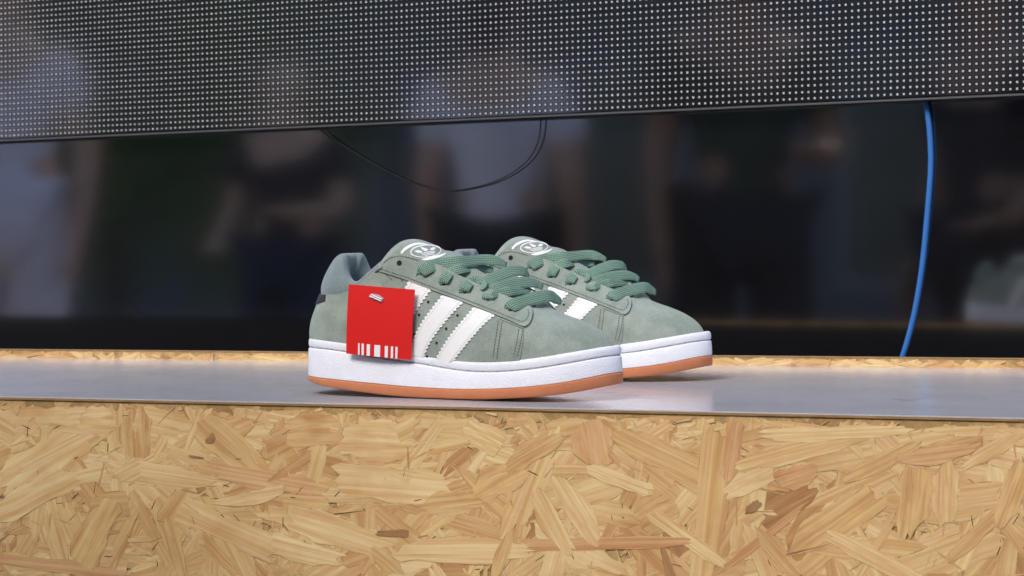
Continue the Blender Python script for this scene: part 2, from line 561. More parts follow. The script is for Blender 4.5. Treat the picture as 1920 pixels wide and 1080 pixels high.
def strand_data(out, thick, rim=0.0007):
    """verts (x, depth, z), faces, uv per vert, edge per vert; the front face looks to -y"""
    n = len(out)
    cx, cz = sum(p[0] for p in out) / n, sum(p[1] for p in out) / n
    V, E = [], []
    for x, z in out: V.append((x, 0.0, z)); E.append(0.0)                       # back rim
    for x, z in out: V.append((x, -thick * 0.75, z)); E.append(0.0)
    for i, (x, z) in enumerate(out):
        a, b = out[i - 1], out[(i + 1) % n]
        tx, tz = b[0] - a[0], b[1] - a[1]
        l = math.hypot(tx, tz) or 1
        nx, nz = -tz / l, tx / l
        V.append((x + nx * rim, -thick, z + nz * rim)); E.append(1.0)
    Fc = []
    for i in range(n):
        j = (i + 1) % n
        Fc.append((i, j, n + j, n + i)); Fc.append((n + i, n + j, 2 * n + j, 2 * n + i))
    Fc.append(tuple(range(2 * n, 3 * n)))
    return V, Fc, E


def finish_strand_mesh(name, V, Fc, UV, E, T, mats):
    me = bpy.data.meshes.new(name)
    me.from_pydata(V, [], Fc)
    a = me.attributes.new('edge', 'FLOAT', 'POINT'); a.data.foreach_set('value', E)
    a = me.attributes.new('tone', 'FLOAT', 'POINT'); a.data.foreach_set('value', T)
    ul = me.uv_layers.new(name='UVMap')
    idx = np.empty(len(me.loops), dtype=np.int32); me.loops.foreach_get('vertex_index', idx)
    ul.data.foreach_set('uv', np.array(UV, dtype=np.float32)[idx].ravel())
    for m_ in mats: me.materials.append(m_)
    return me


rng = random.Random(31)
lib = []
for k in range(26):
    L_, W_ = 0.06, 0.018
    V, Fc, E = strand_data(strand_shape(rng, L_, W_), 0.00014)
    lib.append(finish_strand_mesh('strand', V, Fc, [(v[0], v[2]) for v in V], E, [0.0] * len(V), [M['strand']]))
Zt = -0.0036


def place_strand(cx, cz, L_, W_, ang, depth, me, mat=None):
    o = bpy.data.objects.new('strand', me); COL.objects.link(o)
    o.parent = front
    o.location = (cx, 0.0012 - depth, cz - FLOOR)
    o.rotation_euler = (rng.uniform(-0.004, 0.004), -ang, rng.uniform(-0.003, 0.003))
    o.scale = (L_ / 0.06, 1.0, W_ / 0.018)
    if mat is not None:
        o.material_slots[0].link = 'OBJECT'; o.material_slots[0].material = mat
    return o


def clip_top(L_, W_, ang, cz):
    half = abs(math.sin(ang)) * L_ / 2 + abs(math.cos(ang)) * W_ / 2
    return min(cz, Zt - half * 1.16 - 0.0006)


# hand-placed large strands: centre pixel, length, width (pixels of the photograph), angle, tone
big = [(77, 824, 190, 100, 35, 'pale'), (258, 801, 92, 62, 90, 'tan'), (182, 795, 72, 60, 4, 'pale'), (520, 902, 250, 40, -8, 'orange'), (285, 886, 250, 44, -6, 'pale'),
       (383, 972, 285, 54, -21, 'pale'), (445, 812, 175, 60, -40, 'tan'), (590, 806, 100, 78, 3, 'tan'), (707, 830, 130, 74, 0, 'pale'), (745, 906, 225, 62, -3, 'pale'),
       (935, 908, 110, 60, 28, 'tan'), (1115, 822, 80, 70, 100, 'orange'), (1240, 850, 180, 52, -25, 'tan'), (845, 948, 110, 42, 8, 'tan'), (1035, 975, 130, 40, -62, 'pale'),
       (1078, 955, 140, 46, -58, 'pale'), (1130, 1018, 300, 26, 4, 'orange'), (725, 1052, 72, 36, -38, 'tan'), (1235, 965, 76, 62, 30, 'tan'), (905, 792, 70, 50, -30, 'pale'),
       (1322, 930, 320, 56, 83, 'tan'), (1372, 832, 105, 36, 80, 'orange'), (1500, 828, 240, 40, 17, 'pale'), (1408, 905, 95, 38, 27, 'pale'), (1565, 985, 190, 66, 37, 'tan'),
       (1425, 1012, 200, 17, 41, 'orange'), (1707, 942, 125, 58, 85, 'tan'), (1775, 920, 115, 46, 88, 'pale'), (1860, 847, 120, 30, 35, 'pale'), (1570, 798, 250, 28, 4, 'pale'),
       (1495, 892, 74, 42, 20, 'orange'), (640, 1000, 210, 60, -15, 'pale'), (180, 1000, 130, 60, 60, 'tan'), (70, 930, 170, 60, 25, 'pale'), (110, 1062, 260, 22, -3, 'orange'),
       (560, 1030, 160, 40, -10, 'pale'), (1000, 850, 120, 40, 32, 'tan'), (870, 1035, 240, 45, 3, 'pale'), (1830, 1000, 140, 26, 45, 'tan'), (1650, 870, 150, 30, 30, 'tan'),
       (1750, 850, 130, 34, 10, 'orange'), (940, 1050, 110, 24, 70, 'tan'), (1290, 1010, 150, 30, -35, 'pale'), (1460, 1040, 120, 34, -50, 'tan'), (330, 1040, 130, 24, -75, 'tan'),
       (270, 965, 95, 20, -60, 'tan'), (470, 930, 130, 26, 12, 'pale'), (1160, 900, 110, 30, -20, 'pale'), (1900, 930, 130, 40, 70, 'tan'), (1640, 1050, 170, 34, -28, 'pale')]
n_obj = 0
for q, (u, v, L_, W_, an, tone) in enumerate(big):
    p = on_y(u, v, 0.0)
    sc = (p - EYE).dot(F) / FPX
    a = R(an)
    kx = 1 / math.cos(YAW)
    ll = L_ * sc * math.hypot(math.cos(a) * kx, math.sin(a)); ww = W_ * sc * math.hypot(math.sin(a) * kx, math.cos(a))
    aa = math.atan2(math.sin(a), math.cos(a) * kx)
    cz = clip_top(ll, ww, aa, p.z)
    place_strand(p.x, cz, ll, ww, aa, 0.00068 + 0.000006 * q, lib[q % 26], M['strand_' + tone]); n_obj += 1
# knots and stained bits
for u, v, L_, W_, an in ((394, 822, 22, 15, 40), (368, 857, 30, 5, -4), (735, 1000, 60, 13, 2), (1412, 952, 34, 16, 40)):
    p = on_y(u, v, 0.0); sc = (p - EYE).dot(F) / FPX
    place_strand(p.x, p.z, L_ * sc, W_ * sc, R(an), 0.00115, lib[(u + v) % 26], M['strand_brown']); n_obj += 1

spots = []
X0s, X1s = -0.95, 0.85
for k in range(3000):
    L_ = rng.choice([rng.uniform(0.012, 0.03), rng.uniform(0.03, 0.07), rng.uniform(0.06, 0.13)])
    W_ = min(L_ * 0.7, rng.uniform(0.003, 0.012) if rng.random() < 0.55 else rng.uniform(0.012, 0.032))
    an = rng.uniform(-math.pi / 2, math.pi / 2) if rng.random() < 0.65 else rng.gauss(0, 0.35)
    cx, cz = rng.uniform(X0s, X1s), rng.uniform(-0.235, Zt)
    spots.append((cx, clip_top(L_, W_, an, cz), L_, W_, an, min(0.0006, 0.0006 * math.sqrt(L_ * W_ / 0.0016) * rng.uniform(0.55, 1.0) + rng.choice([0, 0, 0, 0.0002]))))
for k in range(1500):
    L_ = rng.uniform(0.006, 0.030); W_ = rng.uniform(0.0008, 0.0024); an = rng.uniform(-math.pi / 2, math.pi / 2)
    spots.append((rng.uniform(X0s, X1s), clip_top(L_, W_, an, rng.uniform(-0.235, Zt)), L_, W_, an, rng.uniform(0.0003, 0.00075)))
big_first = sorted([s for s in spots if -0.17 < s[1] and -0.56 < s[0] < 0.47], key=lambda s: -(s[5] * 3000 + 6 * s[2] * s[3] / 0.001))
singles = set(id(s) for s in big_first[:300 - n_obj])
SV, SF, SU, SE, ST = [], [], [], [], []
for s in spots:
    cx, cz, L_, W_, an, dp = s
    if id(s) in singles:
        place_strand(cx, cz, L_, W_, an, dp, lib[rng.randrange(26)])
        continue
    V, Fc, E = strand_data(strand_shape(rng, L_, W_), 0.00014, min(0.0004, W_ * 0.2))
    b = len(SV); ca, sa = math.cos(an), math.sin(an); tn = rng.random()
    tilt, tilt2 = rng.uniform(-0.004, 0.004), rng.uniform(-0.008, 0.008)
    for x, y, z in V:
        SV.append((cx + x * ca - z * sa, 0.0012 - dp + y + x * tilt + z * tilt2, cz + x * sa + z * ca - FLOOR)); SU.append((x, z)); ST.append(tn)
    SF += [tuple(b + i for i in f) for f in Fc]; SE += E
# dark slivers with the shade of open gaps put into their colour
GV, GF = [], []
for k in range(260):
    L_, W_ = rng.uniform(0.002, 0.012), rng.uniform(0.00025, 0.0009)
    an = rng.uniform(-math.pi / 2, math.pi / 2); cx, cz = rng.uniform(X0s, X1s), rng.uniform(-0.22, Zt - 0.008)
    V, Fc, E = strand_data(strand_shape(rng, L_, W_), 0.00003, W_ * 0.1)
    b = len(GV); ca, sa = math.cos(an), math.sin(an); dp = rng.uniform(0.0008, 0.00088)
    GV += [(cx + x * ca - z * sa, 0.0012 - dp + y, cz + x * sa + z * ca - FLOOR) for x, y, z in V]
    GF += [tuple(b + i for i in f) for f in Fc]
go = mesh('gap_shade_layer', GV, GF, M['gap'], front, False, False); go['kind'] = 'stuff'
so = link('strand_layer', finish_strand_mesh('strand_layer', SV, SF, SU, SE, ST, [M['strand']]), None, front)
so['kind'] = 'stuff'

# strands on the low rear board
SV, SF, SU, SE, ST = [], [], [], [], []
for k in range(420):
    L_, W_ = rng.uniform(0.012, 0.07), rng.uniform(0.003, 0.010)
    an = rng.gauss(0, 0.5); cx = rng.uniform(-1.3, 1.0); cz = rng.uniform(-0.004, 0.006)
    half = abs(math.sin(an)) * L_ / 2 + abs(math.cos(an)) * W_ / 2
    if half > 0.02: continue
    cz = min(cz, 0.009 - half)
    V, Fc, E = strand_data(strand_shape(rng, L_, W_), 0.0004, 0.0004)
    b = len(SV); ca, sa = math.cos(an), math.sin(an); tn = rng.random(); dp = rng.uniform(0, 0.0012)
    for x, y, z in V:
        SV.append((cx + x * ca - z * sa, 0.0002 - dp + y, cz + x * sa + z * ca)); SU.append((x, z)); ST.append(tn)
    SF += [tuple(b + i for i in f) for f in Fc]; SE += E
so = link('strand_layer', finish_strand_mesh('rear_strand_layer', SV, SF, SU, SE, ST, [M['strand']]), None, rear)
so['kind'] = 'stuff'
#--SHOE--
# ------------------------------------------------------------------ sneakers
SL = 0.3203                                   # sole length; local frame: x heel -> toe, -y the side in view, z up
SHOE_O = Vector((-0.2466, 0.1109, 0.0007))
SHOE_A = R(-4)
shoe_mat = Matrix.Translation(SHOE_O) @ Matrix.Rotation(SHOE_A, 4, 'Z')
shoe_inv = shoe_mat.inverted()
eye_l = shoe_inv @ EYE


def lray(u, v):
    return (shoe_inv.to_3x3() @ px_ray(u, v)).normalized()


def lpt(u, v, y):
    d = lray(u, v)
    return eye_l + d * ((y - eye_l.y) / d.y)


tx = np.array([.0125, .0549, .0973, .1397, .1821, .2245, .2668, .3092, .3516, .3940, .4364, .4788, .5212, .5636, .6060, .6484, .6908, .7332, .7755, .8179, .8603, .9027, .9451, .9875])
tb = np.array([11.5, 9.3, 7.3, 6.2, 5.0, 3.7, 2.4, 1.3, .5, .1, 0, 0, 0, .1, .4, .9, 1.9, 2.8, 3.7, 4.7, 6.1, 8.1, 10.6, 14.2]) / 1000
tg = np.array([16.6, 15.9, 15.3, 14.6, 13.8, 13.0, 12.1, 11.2, 10.4, 9.7, 9.3, 9.1, 9.1, 9.2, 9.7, 10.3, 11.0, 12.0, 13.2, 14.7, 16.5, 18.8, 21.8, 24.9]) / 1000
tr = np.array([44.4, 44.3, 43.8, 42.7, 41.3, 39.6, 37.9, 36.2, 34.5, 32.9, 31.3, 29.6, 27.9, 26.7, 26.1, 26.1, 26.9, 28.0, 29.3, 31.1, 33.5, 36.0, 38.5, 40.8]) / 1000
tf = np.array([53.7, 53.4, 52.6, 51.4, 50.0, 48.3, 46.5, 44.6, 42.6, 40.8, 39.3, 38.0, 36.8, 35.8, 35.5, 35.8, 36.4, 37.3, 38.7, 40.6, 42.7, 44.9, 47.3, 49.5]) / 1000


def zl(tab):
    xs = np.linspace(0, 1, 401)
    y = np.interp(xs, tx, tab)
    k = np.ones(25) / 25
    y = np.convolve(np.pad(y, 12, mode='edge'), k, mode='valid')
    return lambda x: float(np.interp(x / SL, xs, y))


zb, zg, zr, zf = zl(tb), zl(tg), zl(tr), zl(tf)
half = [(.012, .0165), (.045, .0265), (.10, .0335), (.20, .0378), (.33, .0385), (.46, .041), (.58, .0455), (.68, .048), (.77, .0468), (.85, .0405), (.915, .0305), (.96, .0205), (.988, .0105)]
ctrl = [(0, 0)] + [(a * SL, -b) for a, b in half] + [(SL, 0)] + [(a * SL, b * 0.96) for a, b in half[::-1]]
NO = 240
OUT = spline(ctrl, NO, True)
tan = np.roll(OUT, -1, 0) - np.roll(OUT, 1, 0)
tan /= np.linalg.norm(tan, axis=1)[:, None]
NIN = np.stack([-tan[:, 1], tan[:, 0]], -1)   # inward normal
if ((OUT.mean(0) - OUT) * NIN).sum() < 0: NIN = -NIN


def ring(off, zfun):
    return [(p[0] + n[0] * off, p[1] + n[1] * off, zfun(p[0])) for p, n in zip(OUT, NIN)]


def shell(name, rings, mat, parent, caps=(True, True)):
    v = [p for r_ in rings for p in r_]
    n = len(rings[0]); f = []
    for i in range(len(rings) - 1):
        for k in range(n):
            f.append((i * n + k, i * n + (k + 1) % n, (i + 1) * n + (k + 1) % n, (i + 1) * n + k))
    if caps[0]: f.append(tuple(range(n)))
    if caps[1]: f.append(tuple((len(rings) - 1) * n + k for k in range(n)))
    o = mesh(name, v, f, mat, parent, True)
    o.modifiers.new('split', 'EDGE_SPLIT').split_angle = R(50)
    return o


shoe = empty('sneaker', SHOE_O, SHOE_A)
sole_cut = lambda d, fn: (lambda x: fn(x) + d)
shell('outsole', [ring(.0040, zb), ring(.0012, sole_cut(.0004, zb)), ring(-.0003, sole_cut(.0018, zb)), ring(-.0006, sole_cut(-.0006, zg)), ring(.0003, zg)], M['gum'], shoe)
shell('midsole', [ring(.0012, sole_cut(.0002, zg)), ring(.0002, sole_cut(.0008, zg)), ring(.0000, sole_cut(.0030, zg)), ring(.0002, lambda x: zr(x) * .5 + zg(x) * .5), ring(.0006, sole_cut(-.0022, zr)), ring(.0011, sole_cut(-.0009, zr)), ring(.0022, sole_cut(-.0005, zr))], M['midsole'], shoe)
fx = shell('foxing_band', [ring(.0024, sole_cut(.0004, zr)), ring(.0013, sole_cut(.0008, zr)), ring(.0009, sole_cut(.0022, zr)), ring(.0009, lambda x: zr(x) * .4 + zf(x) * .6), ring(.0013, sole_cut(-.0018, zf)), ring(.0023, sole_cut(-.0005, zf)), ring(.0036, sole_cut(-.0001, zf)), ring(.0060, sole_cut(-.0012, zf))], M['midsole'], shoe)
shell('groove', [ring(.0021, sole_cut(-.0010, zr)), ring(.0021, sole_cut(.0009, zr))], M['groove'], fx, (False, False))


# ---- upper: sections from the bite line up to the suede top line
top_half = [(.0165, 0, .0945), (.0185, -.0150, .0945), (.031, -.0265, .0948), (.048, -.0312, .0962), (.0618, -.0322, .1005), (.0727, -.0318, .1085), (.0877, -.0302, .1205),
            (.0951, -.0290, .1268), (.1020, -.0280, .1315), (.1116, -.0270, .1330), (.1239, -.0262, .1308), (.1333, -.0257, .1276), (.1537, -.0250, .1210), (.1683, -.0245, .1135),
            (.1927, -.0230, .1025), (.2140, -.0200, .0930), (.2285, -.0130, .0868), (.2330, -.0075, .0848), (.2350, -.0035, .0840), (.2354, 0, .0838)]
TH = spline(top_half, 400)
ih = np.argmax(OUT[:, 0])                      # toe index
near = OUT[:ih + 1]                            # heel -> toe along -y side
if near[len(near) // 3][1] > 0: raise RuntimeError('outline order')


def arc(P):
    return np.concatenate([[0], np.cumsum(np.linalg.norm(np.diff(P[:, :2], axis=0), axis=1))])


NB = 160
near = near.copy(); near[0] = (0, 0); near[-1] = (SL, 0)
nb = spline(near.tolist(), 400)
# pairing of bite line and top line by x
kB = np.array([0, .004, .015, .03, .06, .10, .13, .17, .21, .245, .275, .300, .3203])
kT = np.array([.0165, .0172, .0205, .031, .0618, .0951, .1239, .1683, .200, .2190, .2285, .2330, .2354])
ab = arc(nb); at_ = arc(TH)
sB = np.interp(kB, nb[:, 0], ab); sT = np.interp(kT, TH[:, 0], at_)
U = np.linspace(0, 1, NB)
bq = np.interp(np.linspace(0, 1, NB), np.linspace(0, 1, 400), ab)
tq = np.interp(bq, sB, sT)
k5 = np.ones(9) / 9
tq2 = np.convolve(np.pad(tq, 4, mode='reflect', reflect_type='odd'), k5, mode='valid')
tq = np.clip(tq2, 0, at_[-1])
BX = np.stack([np.interp(bq, ab, nb[:, 0]), np.interp(bq, ab, nb[:, 1])], -1)
TX = np.stack([np.interp(tq, at_, TH[:, k]) for k in range(3)], -1)
inn = np.gradient(BX, axis=0); inn /= np.linalg.norm(inn, axis=1)[:, None]
inn = np.stack([-inn[:, 1], inn[:, 0]], -1)
inn[0] = inn[1] * (1, 0); inn[-1] = inn[-2] * (1, 0)
inn /= np.linalg.norm(inn, axis=1)[:, None]
if (inn[NB // 2] * np.array([0, 1])).sum() < 0: inn = -inn
BX = BX + inn * (0.0030 + .0045 * np.clip((BX[:, 0] - .27) / .045, 0, 1))[:, None]
NTT = 28


def upper_point(fi, t, off=0.0):
    """fi index along the near half (float), t 0..1 from bite to top line"""
    i0 = int(min(max(fi, 0), NB - 1)); i1 = min(i0 + 1, NB - 1); w = min(max(fi, 0), NB - 1) - i0
    B = BX[i0] * (1 - w) + BX[i1] * w; T = TX[i0] * (1 - w) + TX[i1] * w; n = inn[i0] * (1 - w) + inn[i1] * w
    z0 = zf(B[0]) - 0.003
    h = T[2] - z0
    toe = min(1.0, max(0.0, (B[0] - 0.235) / 0.07))
    heel = min(1.0, max(0.0, (0.05 - B[0]) / 0.05))
    c1 = np.array([B[0] + n[0] * (.0035 * toe - .0015 * (1 - toe) - .001 * heel), B[1] + n[1] * (.0035 * toe - .0020 * (1 - toe)), z0 + h * (.40 + .12 * toe)])
    c2 = np.array([T[0] + (B[0] - T[0]) * (.46 + .03 * toe), T[1] + (B[1] - T[1]) * (.62 - .12 * toe), T[2] - h * (.30 - .08 * toe)])
    p0 = np.array([B[0], B[1], z0])
    return (1 - t) ** 3 * p0 + 3 * (1 - t) ** 2 * t * c1 + 3 * (1 - t) * t * t * c2 + t ** 3 * T


def grid(name, rows, mat, parent, smooth=True, closed=False):
    n = len(rows[0]); v = [p for r_ in rows for p in r_]; f = []
    for i in range(len(rows) - 1):
        for k in range(n if closed else n - 1):
            f.append((i * n + k, i * n + (k + 1) % n, (i + 1) * n + (k + 1) % n, (i + 1) * n + k))
    return mesh(name, v, f, mat, parent, smooth)


rows = []
for i in range(NB): rows.append([upper_point(i, j / NTT) for j in range(NTT + 1)])


def mir(p):
    up = .0075 * math.exp(-((p[0] - .222) / .026) ** 2) * min(1, max(0, (.266 - p[0]) / .025)) * min(1, max(0, (p[2] - .058) / .022)) * min(1, max(0, -p[1] / .011))
    return np.array([p[0], -p[1] * 0.965, p[2] + up])



rows_all = rows + [[mir(p) for p in r_] for r_ in rows[::-1][1:-1]]
v = [p for r_ in rows_all for p in r_]; nn = NTT + 1; f = []
for i in range(len(rows_all)):
    for k in range(NTT):
        a, b = i * nn, ((i + 1) % len(rows_all)) * nn
        f.append((a + k, b + k, b + k + 1, a + k + 1))
vamp = mesh('vamp', v, f, M['suede'], shoe, True)
bv_up = BVHTree.FromPolygons([Vector(p) for p in v], f)
CEN = Vector((0.16, 0, 0.05))


def out_n(n, p):
    ref = Vector((0, p.y, 0.02)) if p.x < 0.25 else p - Vector((0.22, 0, 0.03))
    return n if n.dot(ref) > 0 else -n


def cast(u, v_, bv=bv_up):
    d = lray(u, v_)
    h, n, i, dist = bv.ray_cast(eye_l, d)
    if h is None:
        q = eye_l + d * ((-0.03 - eye_l.y) / d.y)
        h, n, i, dist = bv.find_nearest(q)
    if n.dot(eye_l - h) < 0: n = -n
    return h, n


def far_of(h, bv=bv_up):
    q, n, i, dist = bv.ray_cast(Vector((h.x, 0.3, h.z)), Vector((0, -1, 0)))
    if q is None:
        q, n, i, dist = bv.find_nearest(Vector((h.x, -h.y, h.z)))
    if n.y < 0: n = -n
    return q, n


def plate(name, gridPN, th, mat, parent, smooth=True, split=40):
    """a sheet of thickness th lying on a surface: gridPN[i][j] = (point, outward normal)"""
    ni, nj = len(gridPN), len(gridPN[0])
    v, f = [], []
    for lay in (0.0002 - 0.0012, th):
        for r_ in gridPN:
            for p, n in r_: v.append(p + n * lay)
    o2 = ni * nj
    for i in range(ni - 1):
        for j in range(nj - 1):
            a = i * nj + j
            f.append((a, a + 1, a + nj + 1, a + nj))
            f.append((o2 + a, o2 + a + nj, o2 + a + nj + 1, o2 + a + 1))
    brd = [j for j in range(nj)] + [i * nj + nj - 1 for i in range(1, ni)] + [(ni - 1) * nj + j for j in range(nj - 2, -1, -1)] + [i * nj for i in range(ni - 2, 0, -1)]
    for k in range(len(brd)):
        a, b = brd[k], brd[(k + 1) % len(brd)]
        f.append((a, b, o2 + b, o2 + a))
    o = mesh(name, v, f, mat, parent, smooth)
    if split: o.modifiers.new('split', 'EDGE_SPLIT').split_angle = R(split)
    return o


def near_of(p):
    h, n, i, dist = bv_up.find_nearest(Vector(p))
    return h, out_n(n, h)


# quarter: the suede layer over the vamp, ending in a seam before the toe
fi_of = lambda x: float(np.interp(x, BX[:, 0], np.arange(NB)))
sq0, sq1 = fi_of(.2385), fi_of(.2560)
for sgn in (1, -1):
    g = []
    for i in range(90):
        r_ = []
        for j in range(NTT + 1):
            t = j / NTT
            fi = (i / 89.0) * (sq0 + (sq1 - sq0) * min(1, t * 1.15))
            p = upper_point(fi, t)
            if sgn < 0: p = mir(p)
            r_.append(near_of(p))
        g.append(r_)
    o = plate('quarter', g, .0010, M['suede'], shoe)
qv = [Vector(p) for p in v]


# eyestay
low_px = [(709, 508), (738, 517), (767, 527), (808, 543), (870, 567), (928, 591), (965, 607), (981, 614), (990, 611), (996, 602), (998, 590), (995, 580)]
low = spline([list(cast(a, b)[0]) for a, b in low_px], 70)
i_a = int(np.argmin(np.abs(TH[:, 0] - .0925))); i_b = int(np.argmin(np.abs(TH[:, 0] - .2275)))
upr = spline(TH[i_a:i_b:8].tolist() + [TH[i_b].tolist()], 70)
for sgn in (1, -1):
    g = []
    for a, b in zip(low, upr):
        r_ = []
        for j in range(9):
            p = a * (1 - j / 8) + b * (j / 8)
            r_.append(near_of(p if sgn > 0 else mir(p)))
        g.append(r_)
    plate('eyestay', g, .0026, M['suede'], shoe)

# ---- three stripes with pinked edges
stripes = [([(768, 527), (752, 560), (735, 596), (722, 630), (718, 655)], [(810, 544), (794, 565), (776, 592), (760, 625), (752, 660)]),
           ([(831, 554), (812, 578), (792, 606), (777, 636), (770, 664)], [(870, 568), (850, 588), (828, 614), (808, 642), (795, 670)]),
           ([(890, 577), (870, 600), (850, 624), (832, 650), (817, 677)], [(929, 592), (908, 610), (886, 634), (866, 658), (847, 683)])]


def zig(P, other, amp):
    out = []
    n = len(P)
    for i in range(n):
        d = P[i] - other[i]; d = d / np.linalg.norm(d)
        out.append(P[i] + d * (amp if i % 2 else -amp))
    return out


for A, B_ in stripes:
    n = 33
    a, b = spline(A, n), spline(B_, n)
    za, zb_ = zig(a, b, 2.0), zig(b, a, 2.0)
    gn, gf = [], []
    for i in range(n):
        rn, rf = [], []
        for j in range(9):
            w = j / 8
            q = za[i] * (1 - w) + zb_[i] * w
            if 0 < j < 8: q = a[i] * (1 - w) + b[i] * w
            h, nrm = cast(q[0], q[1]); rn.append((h, nrm)); rf.append(far_of(h))
        gn.append(rn); gf.append(rf)
    plate('stripe', gn, .0021, M['stripe'], shoe, True, 30)
    plate('stripe', gf, .0021, M['stripe'], shoe, True, 30)


# ---- stitching: short threads sunk in the leather
def stitches(name, lines, parent, mat, lift=0.0013, step=5.4, ln=3.6, wd=.00042, both=True, caster=None):
    v, f = [], []
    for L_ in lines:
        P = np.array(L_, float)
        seg = np.concatenate([[0], np.cumsum(np.linalg.norm(np.diff(P, axis=0), axis=1))])
        n = max(2, int(seg[-1] / step))
        for k in range(n):
            pts = []
            for s in (k * step, k * step + ln):
                q = [np.interp(s, seg, P[:, 0]), np.interp(s, seg, P[:, 1])]
                pts.append((caster or cast)(q[0], q[1]))
            sets = [pts]
            if both: sets.append([far_of(p[0]) for p in pts])
            for (h0, n0), (h1, n1) in sets:
                d = (h1 - h0)
                if d.length < 1e-5 or d.length > .006: continue
                s_ = d.normalized().cross(n0).normalized() * wd
                b = len(v)
                for h, nn_, e in ((h0, n0, 0.4), (h0 * .75 + h1 * .25, n0, 1), (h0 * .25 + h1 * .75, n1, 1), (h1, n1, 0.4)):
                    up = nn_ * (lift + .0003 * e)
                    v.extend([h + up - s_, h + up + nn_ * .0002, h + up + s_])
                for m_ in range(3):
                    for c_ in range(2):
                        a = b + m_ * 3 + c_
                        f.append((a, a + 1, a + 4, a + 3))
    o = mesh(name, v, f, mat, parent, True, False)
    o['kind'] = 'stuff'
    return o


def shift(L_, dx, dy): return [(a + dx, b + dy) for a, b in L_]


eye_low = [(716, 505), (738, 512), (767, 521.5), (808, 537.5), (870, 561.5), (928, 585.5), (962, 600), (980, 607), (988, 602), (992, 592), (988, 582)]
eye_up = [(722, 493), (734, 484), (752, 480.5), (774, 485.5), (792, 492)]
stitches('stitching', [eye_low, eye_up], shoe, M['thread'], .0029)
vline = [(935, 602), (932, 625), (928, 650), (925, 674)]
sline = [(990, 624), (987, 645), (984, 658), (980, 675)]
stitches('seam_stitching', [vline, shift(vline, 7, 2), shift(sline, -10, -3), shift(sline, -17, -5), [(938, 600), (955, 607), (975, 615), (986, 621)], [(722, 512), (735, 524), (742, 530)], [(742, 514), (752, 523), (758, 529)]], shoe, M['thread'], .0013)
for q_, (A, B_) in enumerate(stripes):
    a, b = spline(A, 30), spline(B_, 30)
    stitches('stripe_stitching', [[tuple(x * .87 + y * .13) for x, y in zip(a, b)], [tuple(x * .13 + y * .87) for x, y in zip(a, b)]], shoe, M['white_thread'], .0021, 5.0, 3.6, .00022)


# stitches in the groove of the sole
v, f = [], []
for i in range(0, NO):
    if i % 5 == 4: continue
    for q, off in ((0, 0),):
        p, n = OUT[i], NIN[i]; p2, n2 = OUT[(i + 1) % NO], NIN[(i + 1) % NO]
        b = len(v)
        for P_, N_ in ((p, n), (p2, n2)):
            z = zr(P_[0])
            for o_, dz in ((.0021, -.0005), (.0014, 0), (.0021, .0005)):
                v.append((P_[0] + N_[0] * o_, P_[1] + N_[1] * o_, z + dz + .0001))
        f += [(b, b + 1, b + 4, b + 3), (b + 1, b + 2, b + 5, b + 4)]
o = mesh('sole_stitching', v, f, M['white_thread'], fx, True, False); o['kind'] = 'stuff'


# ---- punched holes and lace eyelets: dark discs with the hole shade as colour
def disc(v, f, h, n, r, lift, seg=12):
    a = n.orthogonal().normalized(); b = n.cross(a); s = len(v)
    for k in range(seg):
        t = 2 * math.pi * k / seg
        v.append(h + n * lift + (a * math.cos(t) + b * math.sin(t)) * r)
    v.append(h + n * (lift - .0005))
    for k in range(seg): f.append((s + k, s + (k + 1) % seg, s + seg))


v, f = [], []
for u_, v_ in ((804, 566.5), (787, 590.5), (769, 615), (859, 592), (838, 616.5), (820, 643), (778, 628), (802, 668)):
    h, n = cast(u_, v_); disc(v, f, h, n, .0013, .0015)
    h, n = far_of(h); disc(v, f, h, n, .0013, .0015)
o = mesh('perforations', v, f, M['hole'], shoe, False, False); o['kind'] = 'stuff'
EYE_PX = [(751, 494), (792, 512), (834, 532), (873, 548), (916, 563), (957, 583)]
eyel = []
for u_, v_ in EYE_PX:
    h, n = cast(u_, v_); q, m_ = near_of(mir(h))
    eyel.append((h, n, q, m_))
    for hh, n2 in ((h, n), (q, m_)):
        v, f = [], []
        disc(v, f, hh, n2, .0025, .0031, 16)
        mesh('eyelet', v, f, M['hole'], shoe, True, False)

# ---- black heel patch
g = []
for i in range(25):
    w = (i - 12) / 12.0
    fi = abs(w) * fi_of(.030)
    r_ = []
    for j in range(6):
        t0 = .70 + .16 * abs(w) ** 1.5
        p = upper_point(fi, t0 + (1 - t0) * j / 5)
        r_.append(near_of(p if w <= 0 else mir(p)))
    r_ = [(p, (Vector((-1, n.y * 0.0, 0)) * .0 + (n if n.dot(p - Vector((.06, 0, p.z))) > 0 else -n))) for p, n in r_]
    g.append(r_)
plate('heel_patch', g, .0022, M['black'], shoe)

